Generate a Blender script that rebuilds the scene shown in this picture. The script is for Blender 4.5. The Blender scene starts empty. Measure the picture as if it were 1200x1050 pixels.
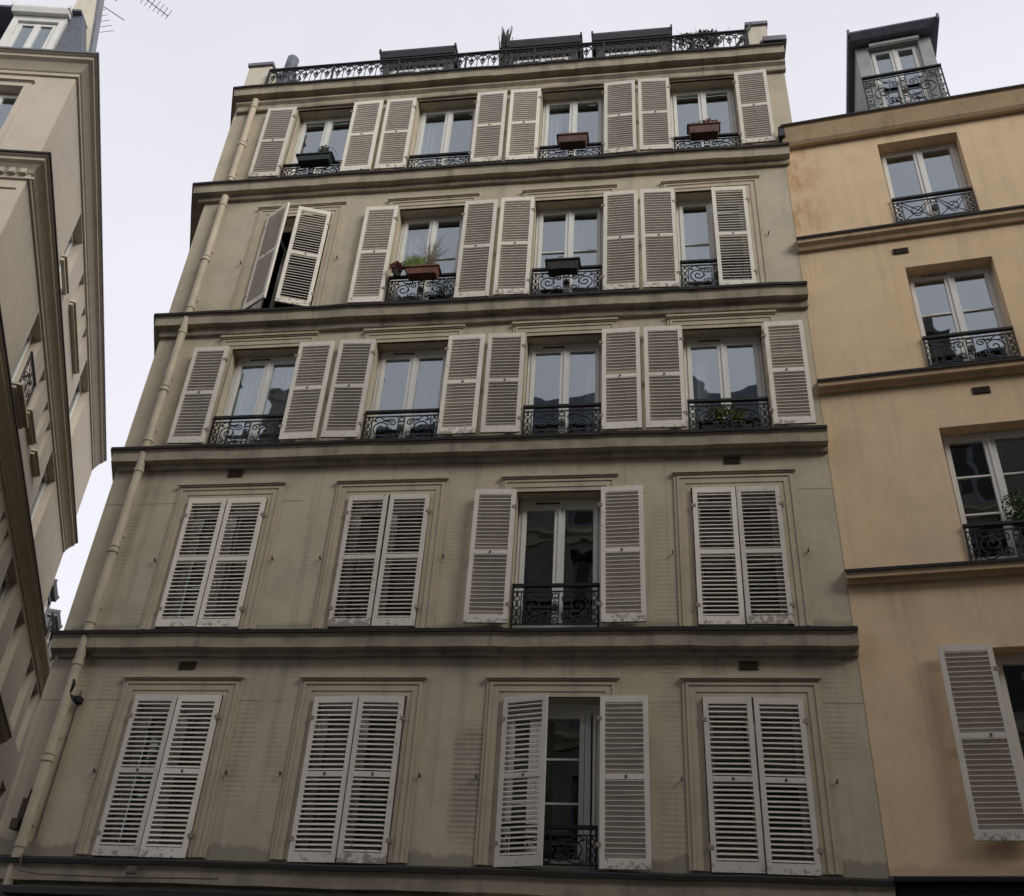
import bpy, bmesh, math, random
from math import sin, cos, pi, radians as rad, sqrt
from mathutils import Vector, Matrix
random.seed(7)
sc = bpy.context.scene
COL = sc.collection

# ------------------------------------------------------------------ mesh helper
class MB:
    def __init__(s): s.v=[]; s.f=[]; s.M=None; s.m=[]; s.mi=0
    def pt(s,p):
        p=Vector(p)
        if s.M is not None: p=s.M@p
        s.v.append(tuple(p)); return len(s.v)-1
    def poly(s,pts):
        s.f.append([s.pt(p) for p in pts]); s.m.append(s.mi)
    def hexa(s,c):                       # 8 corners: bottom ring 0-3, top ring 4-7
        i=[s.pt(p) for p in c]
        for q in ((3,2,1,0),(4,5,6,7),(0,1,5,4),(1,2,6,5),(2,3,7,6),(3,0,4,7)):
            s.f.append([i[k] for k in q]); s.m.append(s.mi)
    def box(s,x0,x1,y0,y1,z0,z1):
        s.hexa([(x0,y0,z0),(x1,y0,z0),(x1,y1,z0),(x0,y1,z0),(x0,y0,z1),(x1,y0,z1),(x1,y1,z1),(x0,y1,z1)])
    def prism(s,ring0,ring1):
        a=[s.pt(p) for p in ring0]; b=[s.pt(p) for p in ring1]; n=len(a)
        for k in range(n):
            s.f.append([a[k],a[(k+1)%n],b[(k+1)%n],b[k]]); s.m.append(s.mi)
        s.f.append(a[::-1]); s.m.append(s.mi); s.f.append(b); s.m.append(s.mi)
    def tube(s,pts,r,n=6,closed=False,r2=None):
        pts=[Vector(p) for p in pts]; rings=[]; N=len(pts)
        up=Vector((0.13,1,0.07)).normalized()
        for k,p in enumerate(pts):
            if closed: t=pts[(k+1)%N]-pts[k-1]
            else: t=pts[min(k+1,N-1)]-pts[max(k-1,0)]
            t=t.normalized() if t.length>1e-9 else Vector((0,0,1))
            a=up if abs(t.dot(up))<0.95 else Vector((0,0,1))
            x=t.cross(a).normalized(); y=t.cross(x)
            rr=r if r2 is None else r+(r2-r)*k/(N-1)
            rings.append([s.pt(p+x*rr*cos(2*pi*j/n+pi/n)+y*rr*sin(2*pi*j/n+pi/n)) for j in range(n)])
        for k in range(N if closed else N-1):
            A=rings[k]; B=rings[(k+1)%N]
            for j in range(n):
                s.f.append([A[j],A[(j+1)%n],B[(j+1)%n],B[j]]); s.m.append(s.mi)
        if not closed:
            s.f.append(rings[0][::-1]); s.m.append(s.mi); s.f.append(rings[-1]); s.m.append(s.mi)
    def sweep(s,path,prof,jit=None,step=.22):              # path: XY points, outside on the right-hand side of travel; prof: (out, z)
        P=[Vector((p[0],p[1])) for p in path]; rings=[]
        if jit is not None:
            Q=[P[0]]
            for a,b in zip(P,P[1:]):
                n=max(1,int((b-a).length/step)); Q+=[a+(b-a)*k/n for k in range(1,n+1)]
            P=Q
        for k,p in enumerate(P):
            ns=[]
            if k>0: d=(P[k]-P[k-1]).normalized(); ns.append(Vector((d.y,-d.x)))
            if k<len(P)-1: d=(P[k+1]-P[k]).normalized(); ns.append(Vector((d.y,-d.x)))
            m=ns[0] if len(ns)==1 else (ns[0]+ns[1])/(1+ns[0].dot(ns[1]))
            dz=do=0.0
            if jit is not None and .05<k<len(P)-1:
                x=p.x*1.0+p.y; dz=.004*sin(x*2.1+jit*3)+.003*sin(x*5.3+jit)+.0022*sin(x*13.7+jit*7); do=.003*sin(x*3.3+jit*5)+.003*sin(x*9.1+jit*2)
            rings.append([(p.x+m.x*(o+(do if o>.03 else 0)),p.y+m.y*(o+(do if o>.03 else 0)),z+dz) for o,z in prof])
        n=len(prof); idx=[[s.pt(q) for q in r] for r in rings]
        for k in range(len(idx)-1):
            for j in range(n):
                s.f.append([idx[k][j],idx[k+1][j],idx[k+1][(j+1)%n],idx[k][(j+1)%n]]); s.m.append(s.mi)
        s.f.append(idx[0][::-1]); s.m.append(s.mi); s.f.append(idx[-1]); s.m.append(s.mi)
    def wall(s,u0,u1,z0,z1,holes,depth=.34,back=True):
        us=sorted({u0,u1,*[h[0] for h in holes],*[h[1] for h in holes]}); us=[u for u in us if u0<=u<=u1]
        zs=sorted({z0,z1,*[h[2] for h in holes],*[h[3] for h in holes]}); zs=[z for z in zs if z0<=z<=z1]
        for a,b in zip(us,us[1:]):
            for c,d in zip(zs,zs[1:]):
                um=(a+b)/2; zm=(c+d)/2
                if any(h[0]<um<h[1] and h[2]<zm<h[3] for h in holes): continue
                s.poly([(a,0,c),(b,0,c),(b,0,d),(a,0,d)])
                if back: s.poly([(a,depth,d),(b,depth,d),(b,depth,c),(a,depth,c)])
        for (a,b,c,d) in holes:
            s.poly([(a,0,c),(a,0,d),(a,depth,d),(a,depth,c)]); s.poly([(b,0,d),(b,0,c),(b,depth,c),(b,depth,d)])
            s.poly([(a,0,d),(b,0,d),(b,depth,d),(a,depth,d)]); s.poly([(b,0,c),(a,0,c),(a,depth,c),(b,depth,c)])
    def mesh(s,name,mats,smooth=False,fix=True,bevel=0):
        me=bpy.data.meshes.new(name); me.from_pydata(s.v,[],s.f)
        if not isinstance(mats,(list,tuple)): mats=[mats]
        for m in mats: me.materials.append(m)
        if len(mats)>1: me.polygons.foreach_set('material_index',s.m)
        if fix or bevel:
            bm=bmesh.new(); bm.from_mesh(me)
            if fix: bmesh.ops.recalc_face_normals(bm,faces=bm.faces)
            if bevel:
                bmesh.ops.remove_doubles(bm,verts=bm.verts,dist=1e-5)
                es=[e for e in bm.edges if len(e.link_faces)==2 and e.calc_face_angle(0)>.6]
                bmesh.ops.bevel(bm,geom=es,offset=bevel,segments=2,affect='EDGES',profile=.6,clamp_overlap=True)
            bm.to_mesh(me); bm.free()
        if smooth: me.polygons.foreach_set('use_smooth',[True]*len(me.polygons))
        me.update(); return me

# ------------------------------------------------------------------ object helpers
class Frame:
    def __init__(s,o,deg): s.o=Vector(o); s.a=rad(deg); s.R=Matrix.Rotation(s.a,4,'Z')
    def w(s,p): return s.o+(s.R.to_3x3()@Vector(p))
    def M(s): return Matrix.Translation(s.o)@s.R
WORLD=Frame((0,0,0),0)
def tag(o,label=None,cat=None,group=None,kind=None):
    for k,v in (('label',label),('category',cat),('group',group),('kind',kind)):
        if v: o[k]=v
    return o
def thing(name,loc,label,cat,group=None):
    o=bpy.data.objects.new(name,None); COL.objects.link(o); o.location=loc; o.empty_display_size=.3
    return tag(o,label,cat,group)
def solo(name,me,loc=(0,0,0),**k):
    o=bpy.data.objects.new(name,me); COL.objects.link(o); o.location=loc
    return tag(o,**k)
def part(name,me,par,fr=WORLD,p=(0,0,0),rz=0,label=None):
    o=bpy.data.objects.new(name,me); COL.objects.link(o); o.parent=par
    o.location=fr.w(p)-par.location; o.rotation_euler=(0,0,fr.a+rz)
    if label: o['label']=label
    return o
def sub(name,me,par,p=(0,0,0),label=None):
    o=bpy.data.objects.new(name,me); COL.objects.link(o); o.parent=par; o.location=p
    if label: o['label']=label
    return o

# ------------------------------------------------------------------ materials
class NT:
    def __init__(s,name):
        s.mat=bpy.data.materials.new(name); s.mat.use_nodes=True; s.t=s.mat.node_tree; s.t.nodes.clear()
        s.out=s.n('ShaderNodeOutputMaterial'); s.b=s.n('ShaderNodeBsdfPrincipled'); s.l(s.b.outputs[0],s.out.inputs[0])
        s.tc=s.n('ShaderNodeTexCoord'); s.obj=s.tc.outputs['Object']
    def n(s,t,**k):
        x=s.t.nodes.new(t)
        for a,b in k.items(): setattr(x,a,b)
        return x
    def l(s,a,b): s.t.links.new(a,b)
    def noise(s,scale,detail=4,rough=.55,vec=None,stretch=None,off=0):
        v=vec or s.obj
        if stretch or off:
            m=s.n('ShaderNodeMapping'); s.l(v,m.inputs[0]); m.inputs['Scale'].default_value=stretch or (1,1,1); m.inputs['Location'].default_value=(off,off*1.7,off*.6); v=m.outputs[0]
        x=s.n('ShaderNodeTexNoise'); s.l(v,x.inputs['Vector']); x.inputs['Scale'].default_value=scale; x.inputs['Detail'].default_value=detail; x.inputs['Roughness'].default_value=rough
        return x.outputs['Fac']
    def rng(s,v,a,b,c=0,d=1,smooth=True):
        x=s.n('ShaderNodeMapRange'); x.interpolation_type='SMOOTHSTEP' if smooth else 'LINEAR'; s.l(v,x.inputs[0])
        for i,q in enumerate((a,b,c,d)): x.inputs[i+1].default_value=q
        return x.outputs[0]
    def math(s,op,a,b=None):
        x=s.n('ShaderNodeMath',operation=op)
        for i,q in enumerate((a,b)):
            if q is None: continue
            if isinstance(q,(int,float)): x.inputs[i].default_value=q
            else: s.l(q,x.inputs[i])
        return x.outputs[0]
    def mix(s,f,a,b,mode='MIX'):
        x=s.n('ShaderNodeMix',data_type='RGBA',blend_type=mode)
        for i,q in ((0,f),(6,a),(7,b)):
            if isinstance(q,(int,float)): x.inputs[i].default_value=q
            elif isinstance(q,(tuple,list)): x.inputs[i].default_value=(*q[:3],1)
            else: s.l(q,x.inputs[i])
        return x.outputs[2]
    def sep(s):
        x=s.n('ShaderNodeSeparateXYZ'); s.l(s.obj,x.inputs[0]); return x.outputs
    def bump(s,h,dist,strength=1):
        x=s.n('ShaderNodeBump'); s.l(h,x.inputs['Height']); x.inputs['Distance'].default_value=dist; x.inputs['Strength'].default_value=strength
        s.l(x.outputs[0],s.b.inputs['Normal'])
    def fin(s,col,rough=.85,metal=0,spec=.3):
        if isinstance(col,(tuple,list)): s.b.inputs['Base Color'].default_value=(*col,1)
        else: s.l(col,s.b.inputs['Base Color'])
        if isinstance(rough,(int,float)): s.b.inputs['Roughness'].default_value=rough
        else: s.l(rough,s.b.inputs['Roughness'])
        s.b.inputs['Metallic'].default_value=metal; s.b.inputs['Specular IOR Level'].default_value=spec
        return s.mat

def plaster(name,base,dark,warm,streak=.5,ledges=(),ghost=None,rust=None,blot=.5,drips=()):
    t=NT(name)
    big=t.rng(t.noise(.55,5,.6),.36,.66); med=t.rng(t.noise(2.2,6,.65,off=3),.38,.68)
    c=t.mix(t.math('MULTIPLY',big,.75),base,warm); c=t.mix(t.math('MULTIPLY',med,blot),c,dark)
    st=t.rng(t.noise(1,5,.6,stretch=(5.5,5.5,.28)),.5,.74)
    c=t.mix(t.math('MULTIPLY',st,streak),c,tuple(x*.72 for x in dark))
    fine=t.noise(45,3,.6); c=t.mix(t.rng(fine,.3,.75,0,.22),c,tuple(x*.8 for x in dark))
    z=t.sep()
    for i,(T,h,k) in enumerate(ledges):                       # splash-back stains above each ledge
        wob=t.noise(1.6,4,.7,off=11+i,stretch=(1,1,.1))
        top=t.math('ADD',t.math('MULTIPLY',wob,h*1.9),T-h*.25)
        d=t.math('SUBTRACT',top,z[2]); m=t.math('MULTIPLY',t.rng(d,-.02,.05),t.math('LESS_THAN',T-.2,z[2]))
        c=t.mix(t.math('MULTIPLY',m,k),c,tuple(x*.55 for x in dark))
    if drips:
        sn=t.rng(t.noise(1,6,.7,stretch=(3.2,3.2,.22),off=41),.42,.72); s2=t.rng(t.noise(.9,4,.6,off=44,stretch=(1,1,.4)),.4,.62); acc=None
        for T,ln in drips:
            q=t.math('MULTIPLY',t.rng(z[2],T-ln,T,0,1,False),t.math('LESS_THAN',z[2],T+.02)); acc=q if acc is None else t.math('MAXIMUM',acc,q)
        c=t.mix(t.math('MULTIPLY',t.math('MULTIPLY',acc,sn),t.math('MULTIPLY',s2,.6)),c,tuple(x*.6 for x in dark))
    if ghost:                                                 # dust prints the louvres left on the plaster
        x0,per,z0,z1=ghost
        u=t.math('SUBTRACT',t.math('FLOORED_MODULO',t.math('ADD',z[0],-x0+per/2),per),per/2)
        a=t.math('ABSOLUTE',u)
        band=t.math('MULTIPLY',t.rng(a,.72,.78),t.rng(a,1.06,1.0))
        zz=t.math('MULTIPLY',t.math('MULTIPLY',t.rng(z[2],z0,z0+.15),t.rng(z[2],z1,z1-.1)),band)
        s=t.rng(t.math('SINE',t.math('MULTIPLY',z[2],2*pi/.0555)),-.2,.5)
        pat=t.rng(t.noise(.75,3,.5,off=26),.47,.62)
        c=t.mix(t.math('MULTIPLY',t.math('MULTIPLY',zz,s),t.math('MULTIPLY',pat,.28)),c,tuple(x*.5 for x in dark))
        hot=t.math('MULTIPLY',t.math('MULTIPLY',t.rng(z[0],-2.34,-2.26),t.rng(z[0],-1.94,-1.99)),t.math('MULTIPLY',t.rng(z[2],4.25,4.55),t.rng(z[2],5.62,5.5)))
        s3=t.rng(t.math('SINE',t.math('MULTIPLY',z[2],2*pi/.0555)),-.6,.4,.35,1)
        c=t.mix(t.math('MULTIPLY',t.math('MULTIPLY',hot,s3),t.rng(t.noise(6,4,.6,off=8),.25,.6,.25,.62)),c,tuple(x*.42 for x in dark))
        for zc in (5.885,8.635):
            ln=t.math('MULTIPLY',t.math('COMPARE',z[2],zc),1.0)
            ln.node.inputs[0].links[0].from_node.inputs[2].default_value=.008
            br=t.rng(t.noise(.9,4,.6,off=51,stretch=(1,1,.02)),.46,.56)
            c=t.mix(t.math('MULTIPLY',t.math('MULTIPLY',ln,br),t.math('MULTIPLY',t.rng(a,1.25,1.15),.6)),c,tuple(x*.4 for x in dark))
    if rust:
        x1,colr,zz0,zz1=rust
        m=t.math('MULTIPLY',t.rng(z[0],x1,0.05),t.math('MULTIPLY',t.rng(z[2],zz0,zz0+.3),t.rng(z[2],zz1,zz1-.3)))
        n=t.rng(t.noise(2.5,5,.7,off=31,stretch=(1.6,1,.6)),.36,.66)
        c=t.mix(t.math('MULTIPLY',t.math('MULTIPLY',m,n),.75),c,colr)
    h=t.math('ADD',t.math('MULTIPLY',t.noise(70,4,.6),.35),t.math('MULTIPLY',t.noise(3,4,.6,off=2),.9))
    t.bump(h,.012,.55)
    return t.fin(c,.92,0,.2)

M={}
M['plaster']=plaster('grey_plaster',(.525,.472,.362),(.36,.33,.26),(.54,.47,.342),.5,drips=((17.0,.5),(14.63,1.0),(11.62,.9),(9.18,1.0),(6.43,1.1)),
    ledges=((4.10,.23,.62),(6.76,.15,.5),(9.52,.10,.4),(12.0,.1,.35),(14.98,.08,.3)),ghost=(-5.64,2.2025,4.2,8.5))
M['trim']=plaster('cornice_plaster',(.42,.37,.285),(.25,.225,.175),(.44,.375,.28),.75,blot=.85)
M['surround']=plaster('surround_plaster',(.51,.45,.345),(.36,.32,.245),(.52,.45,.33),.35)
M['yellow']=plaster('yellow_plaster',(.75,.575,.38),(.59,.46,.315),(.77,.56,.34),.35,drips=((15.0,.5),(12.68,.8),(10.07,.8),(7.28,.9)),
    ledges=((4.13,.14,.4),(7.45,.09,.35),(10.25,.07,.35)),rust=(.75,(.42,.22,.08),12.9,15.2),blot=.45)
M['yellow_trim']=plaster('yellow_trim_plaster',(.64,.485,.31),(.45,.34,.225),(.64,.46,.28),.55)
M['cream']=plaster('cream_plaster',(.53,.475,.405),(.43,.385,.33),(.55,.485,.395),.25,blot=.35)
M['cream_trim']=plaster('cream_trim_plaster',(.53,.485,.40),(.42,.38,.31),(.55,.49,.385),.35)
M['gable']=plaster('pale_gable_plaster',(.66,.62,.52),(.52,.49,.41),(.68,.63,.5),.3)
M['stone']=plaster('dark_stone',(.15,.14,.12),(.1,.09,.08),(.15,.135,.11),.5)
def simple(name,col,rough=.6,metal=0,spec=.4,var=.25,scale=9,bump=0):
    t=NT(name); n=t.rng(t.noise(scale,4,.65),.3,.75)
    c=t.mix(t.math('MULTIPLY',n,var*2),col,tuple(x*.55 for x in col))
    if bump: t.bump(t.noise(scale*4,3,.6),bump,.5)
    return t.fin(c,rough,metal,spec)
def painted(name,col,chip,z_low,amount=.5):
    t=NT(name); z=t.sep()
    n=t.rng(t.noise(3,5,.65),.35,.7); c=t.mix(t.math('MULTIPLY',n,.45),col,tuple(x*.74 for x in col))
    st=t.rng(t.noise(1,4,.6,stretch=(24,24,.8),off=5),.55,.75); c=t.mix(t.math('MULTIPLY',st,.3),c,tuple(x*.6 for x in col))
    oi=t.n('ShaderNodeObjectInfo'); sh=t.rng(t.math('FRACT',t.math('MULTIPLY',oi.outputs['Random'],7.3)),0,1,.80,1.06,False)
    hs=t.n('ShaderNodeHueSaturation'); t.l(c,hs.inputs['Color']); t.l(sh,hs.inputs['Value']); c=hs.outputs[0]
    v=t.n('ShaderNodeVectorMath',operation='ADD'); t.l(t.obj,v.inputs[0])
    cmb=t.n('ShaderNodeCombineXYZ'); t.l(t.math('MULTIPLY',oi.outputs['Random'],40),cmb.inputs[0]); t.l(cmb.outputs[0],v.inputs[1])
    ch=t.noise(15,5,.7,vec=v.outputs[0]); low=t.rng(z[2],z_low,0.0,.0,.17)
    thr=t.rng(oi.outputs['Random'],0,1,.72,.56,False); m=t.rng(t.math('SUBTRACT',t.math('ADD',ch,low),thr),.03,.08)
    c=t.mix(t.math('MULTIPLY',m,amount),c,chip)
    t.bump(t.noise(30,3,.6),.002,.5)
    return t.fin(c,.62,0,.3)
M['shutter']=painted('shutter_paint',(.77,.73,.645),(.17,.14,.105),.22,.7)
M['white']=simple('window_paint',(.73,.73,.70),.45,var=.12,scale=4)
M['iron']=simple('black_iron',(.018,.018,.02),.5,.2,var=.3,scale=20)
M['hinge']=simple('painted_hinge',(.33,.28,.22),.7,.0,var=.5,scale=40)
M['rust']=simple('rusty_iron',(.08,.06,.045),.75,.2,var=.5,scale=40)
M['zinc']=simple('zinc',(.2,.205,.225),.55,.35,var=.35,scale=3,bump=.003)
M['drip']=simple('drip_flashing',(.02,.018,.016),.8,.0,var=.5,scale=6)
M['slate']=simple('slate',(.13,.145,.18),.6,0,var=.4,scale=7,bump=.006)
M['darkzinc']=simple('dark_zinc',(.055,.058,.068),.6,.2,var=.35,scale=4)
M['pipe']=simple('pipe_paint',(.52,.455,.335),.55,var=.28,scale=3.5)
M['vent']=simple('vent_brown',(.085,.065,.045),.8,var=.4,scale=30)
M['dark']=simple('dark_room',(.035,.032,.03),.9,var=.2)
M['asphalt']=simple('asphalt',(.05,.05,.052),.9,var=.3,scale=12,bump=.006)
M['paving']=simple('paving',(.22,.21,.2),.85,var=.3,scale=3,bump=.004)
M['shop']=simple('shop_black',(.012,.012,.013),.45,var=.2)
M['terracotta']=simple('terracotta',(.20,.085,.055),.8,var=.35,scale=8,bump=.004)
M['brownbox']=simple('brown_plastic',(.13,.07,.052),.7,var=.35,scale=8)
M['blackbox']=simple('black_plastic',(.016,.018,.018),.55,var=.3)
M['greenbox']=simple('dark_green_plastic',(.02,.032,.032),.55,var=.3)
M['curtain_red']=simple('red_curtain',(.22,.02,.03),.9,var=.2)
M['curtain']=simple('sheer_curtain',(.52,.52,.52),.9,var=.15,scale=3)
M['cable']=simple('cable_grey',(.13,.115,.09),.6)
def foliage(name,a,b):
    t=NT(name); n=t.rng(t.noise(14,3,.6),.35,.65); return t.fin(t.mix(n,a,b),.6,0,.3)
M['leaf']=foliage('leaf_green',(.06,.10,.03),(.10,.15,.045))
M['grass']=foliage('grass_green',(.17,.27,.07),(.26,.32,.11))
M['leafyellow']=foliage('leaf_yellow_green',(.36,.34,.05),(.16,.20,.03))
M['dry']=foliage('dry_twigs',(.14,.12,.08),(.20,.17,.12))
M['brownleaf']=foliage('brown_leaf',(.07,.055,.035),(.05,.06,.03))
M['redleaf']=foliage('red_leaf',(.22,.06,.06),(.15,.05,.045))
M['darkleaf']=foliage('dark_leaf',(.025,.03,.022),(.038,.045,.032))
M['flower']=foliage('pink_flower',(.45,.12,.09),(.35,.16,.12))
M['soil']=simple('soil',(.03,.022,.016),.95)
def glass(name,refl,tint):
    t=NT(name); t.t.nodes.remove(t.b)
    tr=t.n('ShaderNodeBsdfTransparent'); tr.inputs[0].default_value=(.8,.83,.83,1)
    gl=t.n('ShaderNodeBsdfGlossy'); gl.inputs[0].default_value=(*tint,1); gl.inputs['Roughness'].default_value=.015
    lw=t.n('ShaderNodeLayerWeight'); lw.inputs['Blend'].default_value=.5
    f=t.rng(lw.outputs['Facing'],0,1,refl*.85,min(1,refl*1.9),False)
    bp=t.n('ShaderNodeBump'); t.l(t.noise(1.4,2,.5),bp.inputs['Height']); bp.inputs['Distance'].default_value=.012; bp.inputs['Strength'].default_value=.35
    t.l(bp.outputs[0],gl.inputs['Normal'])
    mx=t.n('ShaderNodeMixShader'); t.l(f,mx.inputs[0]); t.l(tr.outputs[0],mx.inputs[1]); t.l(gl.outputs[0],mx.inputs[2]); t.l(mx.outputs[0],t.out.inputs[0])
    return t.mat
M['glass']=glass('window_glass',.195,(.86,.93,.97))

# ------------------------------------------------------------------ camera (solved from the photograph's own perspective)
F_PX,PITCH,YAW,ROLL=1206.419,34.89211,-9.68004,3.87906
cam=bpy.data.cameras.new('camera'); co=bpy.data.objects.new('camera',cam); COL.objects.link(co)
cam.sensor_fit='HORIZONTAL'; cam.sensor_width=36; cam.lens=F_PX/1200*36; cam.clip_end=3000; cam.clip_start=.05
p,y,r=rad(PITCH),rad(YAW),rad(ROLL)
fw=Vector((sin(y)*cos(p),cos(y)*cos(p),sin(p))); rt=Vector((cos(y),-sin(y),0)); up=rt.cross(fw)
rt2=cos(r)*rt+sin(r)*up; up2=-sin(r)*rt+cos(r)*up
co.matrix_world=Matrix(((rt2.x,up2.x,-fw.x,0),(rt2.y,up2.y,-fw.y,-11),(rt2.z,up2.z,-fw.z,1.6),(0,0,0,1)))
sc.camera=co

# ------------------------------------------------------------------ shared window / shutter / railing meshes
def shutter_mesh(h,side,w=.527,pitch=.0545,rise=.0155):       # hinge axis at x=0, panel towards side*x; outside face is -y
    m=MB(); t=.018; X=lambda a:side*a
    def bx(a,b,z0,z1,k=0): m.box(min(X(a),X(b)),max(X(a),X(b)),-t-k,t+k,z0,z1)
    st=.058; mid=h*.51
    bx(.003,st,0,h); bx(w-st,w-.003,0,h)
    bx(st,w-st,0,.105,-.001); bx(st,w-st,h-.075,h,-.001); bx(st,w-st,mid-.028,mid+.028,-.001)
    for z0,z1 in ((.105,mid-.028),(mid+.028,h-.075)):
        n=round((z1-z0)/pitch)
        for k in range(n):
            zc=z0+(k+.5)*(z1-z0)/n+random.uniform(-.0018,.0018); tl=random.uniform(-.002,.002); dz_=rise+random.uniform(-.0012,.0012)
            if random.random()<.04: tl=random.choice((-1,1))*random.uniform(.006,.013)
            if random.random()<.012: dz_=.004
            a,b=min(X(st-.004),X(w-st+.004)),max(X(st-.004),X(w-st+.004)); q=.0043; e=.0178
            m.hexa([(a,-e,zc-dz_-q+tl),(b,-e,zc-dz_-q),(b,e,zc+dz_-q),(a,e,zc+dz_-q+tl),
                    (a,-e,zc-dz_+q+tl),(b,-e,zc-dz_+q),(b,e,zc+dz_+q),(a,e,zc+dz_+q+tl)])
    return m.mesh('shutter',M['shutter'])
def latch_mesh():
    m=MB(); m.box(-.035,.035,-.012,.012,-.006,.006); m.box(-.012,.012,-.02,.02,-.016,.016); m.tube([(0,.018,0),(.01,.034,-.02)],.006); return m.mesh('latch',M['rust'])
LATCH=latch_mesh()
def hinge_mesh():
    m=MB(); m.tube([(0,0,-.045),(0,0,.045)],.012,8); m.box(-.02,.035,-.024,-.019,-.02,.02); m.box(-.02,.035,.019,.024,-.02,.02); return m.mesh('hinge',M['hinge'])
HINGE=hinge_mesh()

def window_meshes(w,h,muntins=(),single=None,top=.06,vent=False,base=.09):
    """frame with two opening sashes; local x centred, z from 0 to h, y=0 outer face of frame"""
    m=MB(); f=.045; s=.055; d=.06; hw=w/2; g=[]
    m.box(-hw,-hw+f,0,d,0,h); m.box(hw-f,hw,0,d,0,h); m.box(-hw+f,hw-f,0,d,h-top,h); m.box(-hw+f,hw-f,-.01,d,0,.05)
    if vent: m.mi=1; m.box(-hw*.62,-hw*.02,-.006,.004,h-top*.62,h-top*.38); m.mi=0
    secs=[(-hw+f,-.008),(.008,hw-f)] if single is None else [(-hw+f,single[0]-.03),single,(single[1]+.03,hw-f)]
    for i,(a,b) in enumerate(secs):
        a+=.003; b-=.003; z0,z1=.053,h-top-.003
        m.box(a,a+s,-.016,d-.01,z0,z1); m.box(b-s,b,-.016,d-.01,z0,z1); m.box(a+s,b-s,-.014,d-.012,z0,z0+base); m.box(a+s,b-s,-.014,d-.012,z1-.05,z1)
        if b-a>2*s+.03:
            for k in muntins:
                zc=z0+(z1-z0)*k; m.box(a+s,b-s,-.008,.02,zc-.011,zc+.011)
            g.append((a+s,b-s,z0+base,z1-.05))
    if single is None: m.box(-.016,.016,-.03,-.004,.06,h-top-.01)
    else:
        m.box(single[0]-.04,single[0]-.003,-.02,.04,.05,h-top); m.box(single[1]+.003,single[1]+.04,-.02,.04,.05,h-top)
    gm=MB()
    for (a,b,c,e) in g: gm.box(a-.004,b+.004,.014,.02,c-.004,e+.004)
    return m.mesh('window',[M['white'],M['vent']]),gm.mesh('pane',M['glass'])

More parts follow.
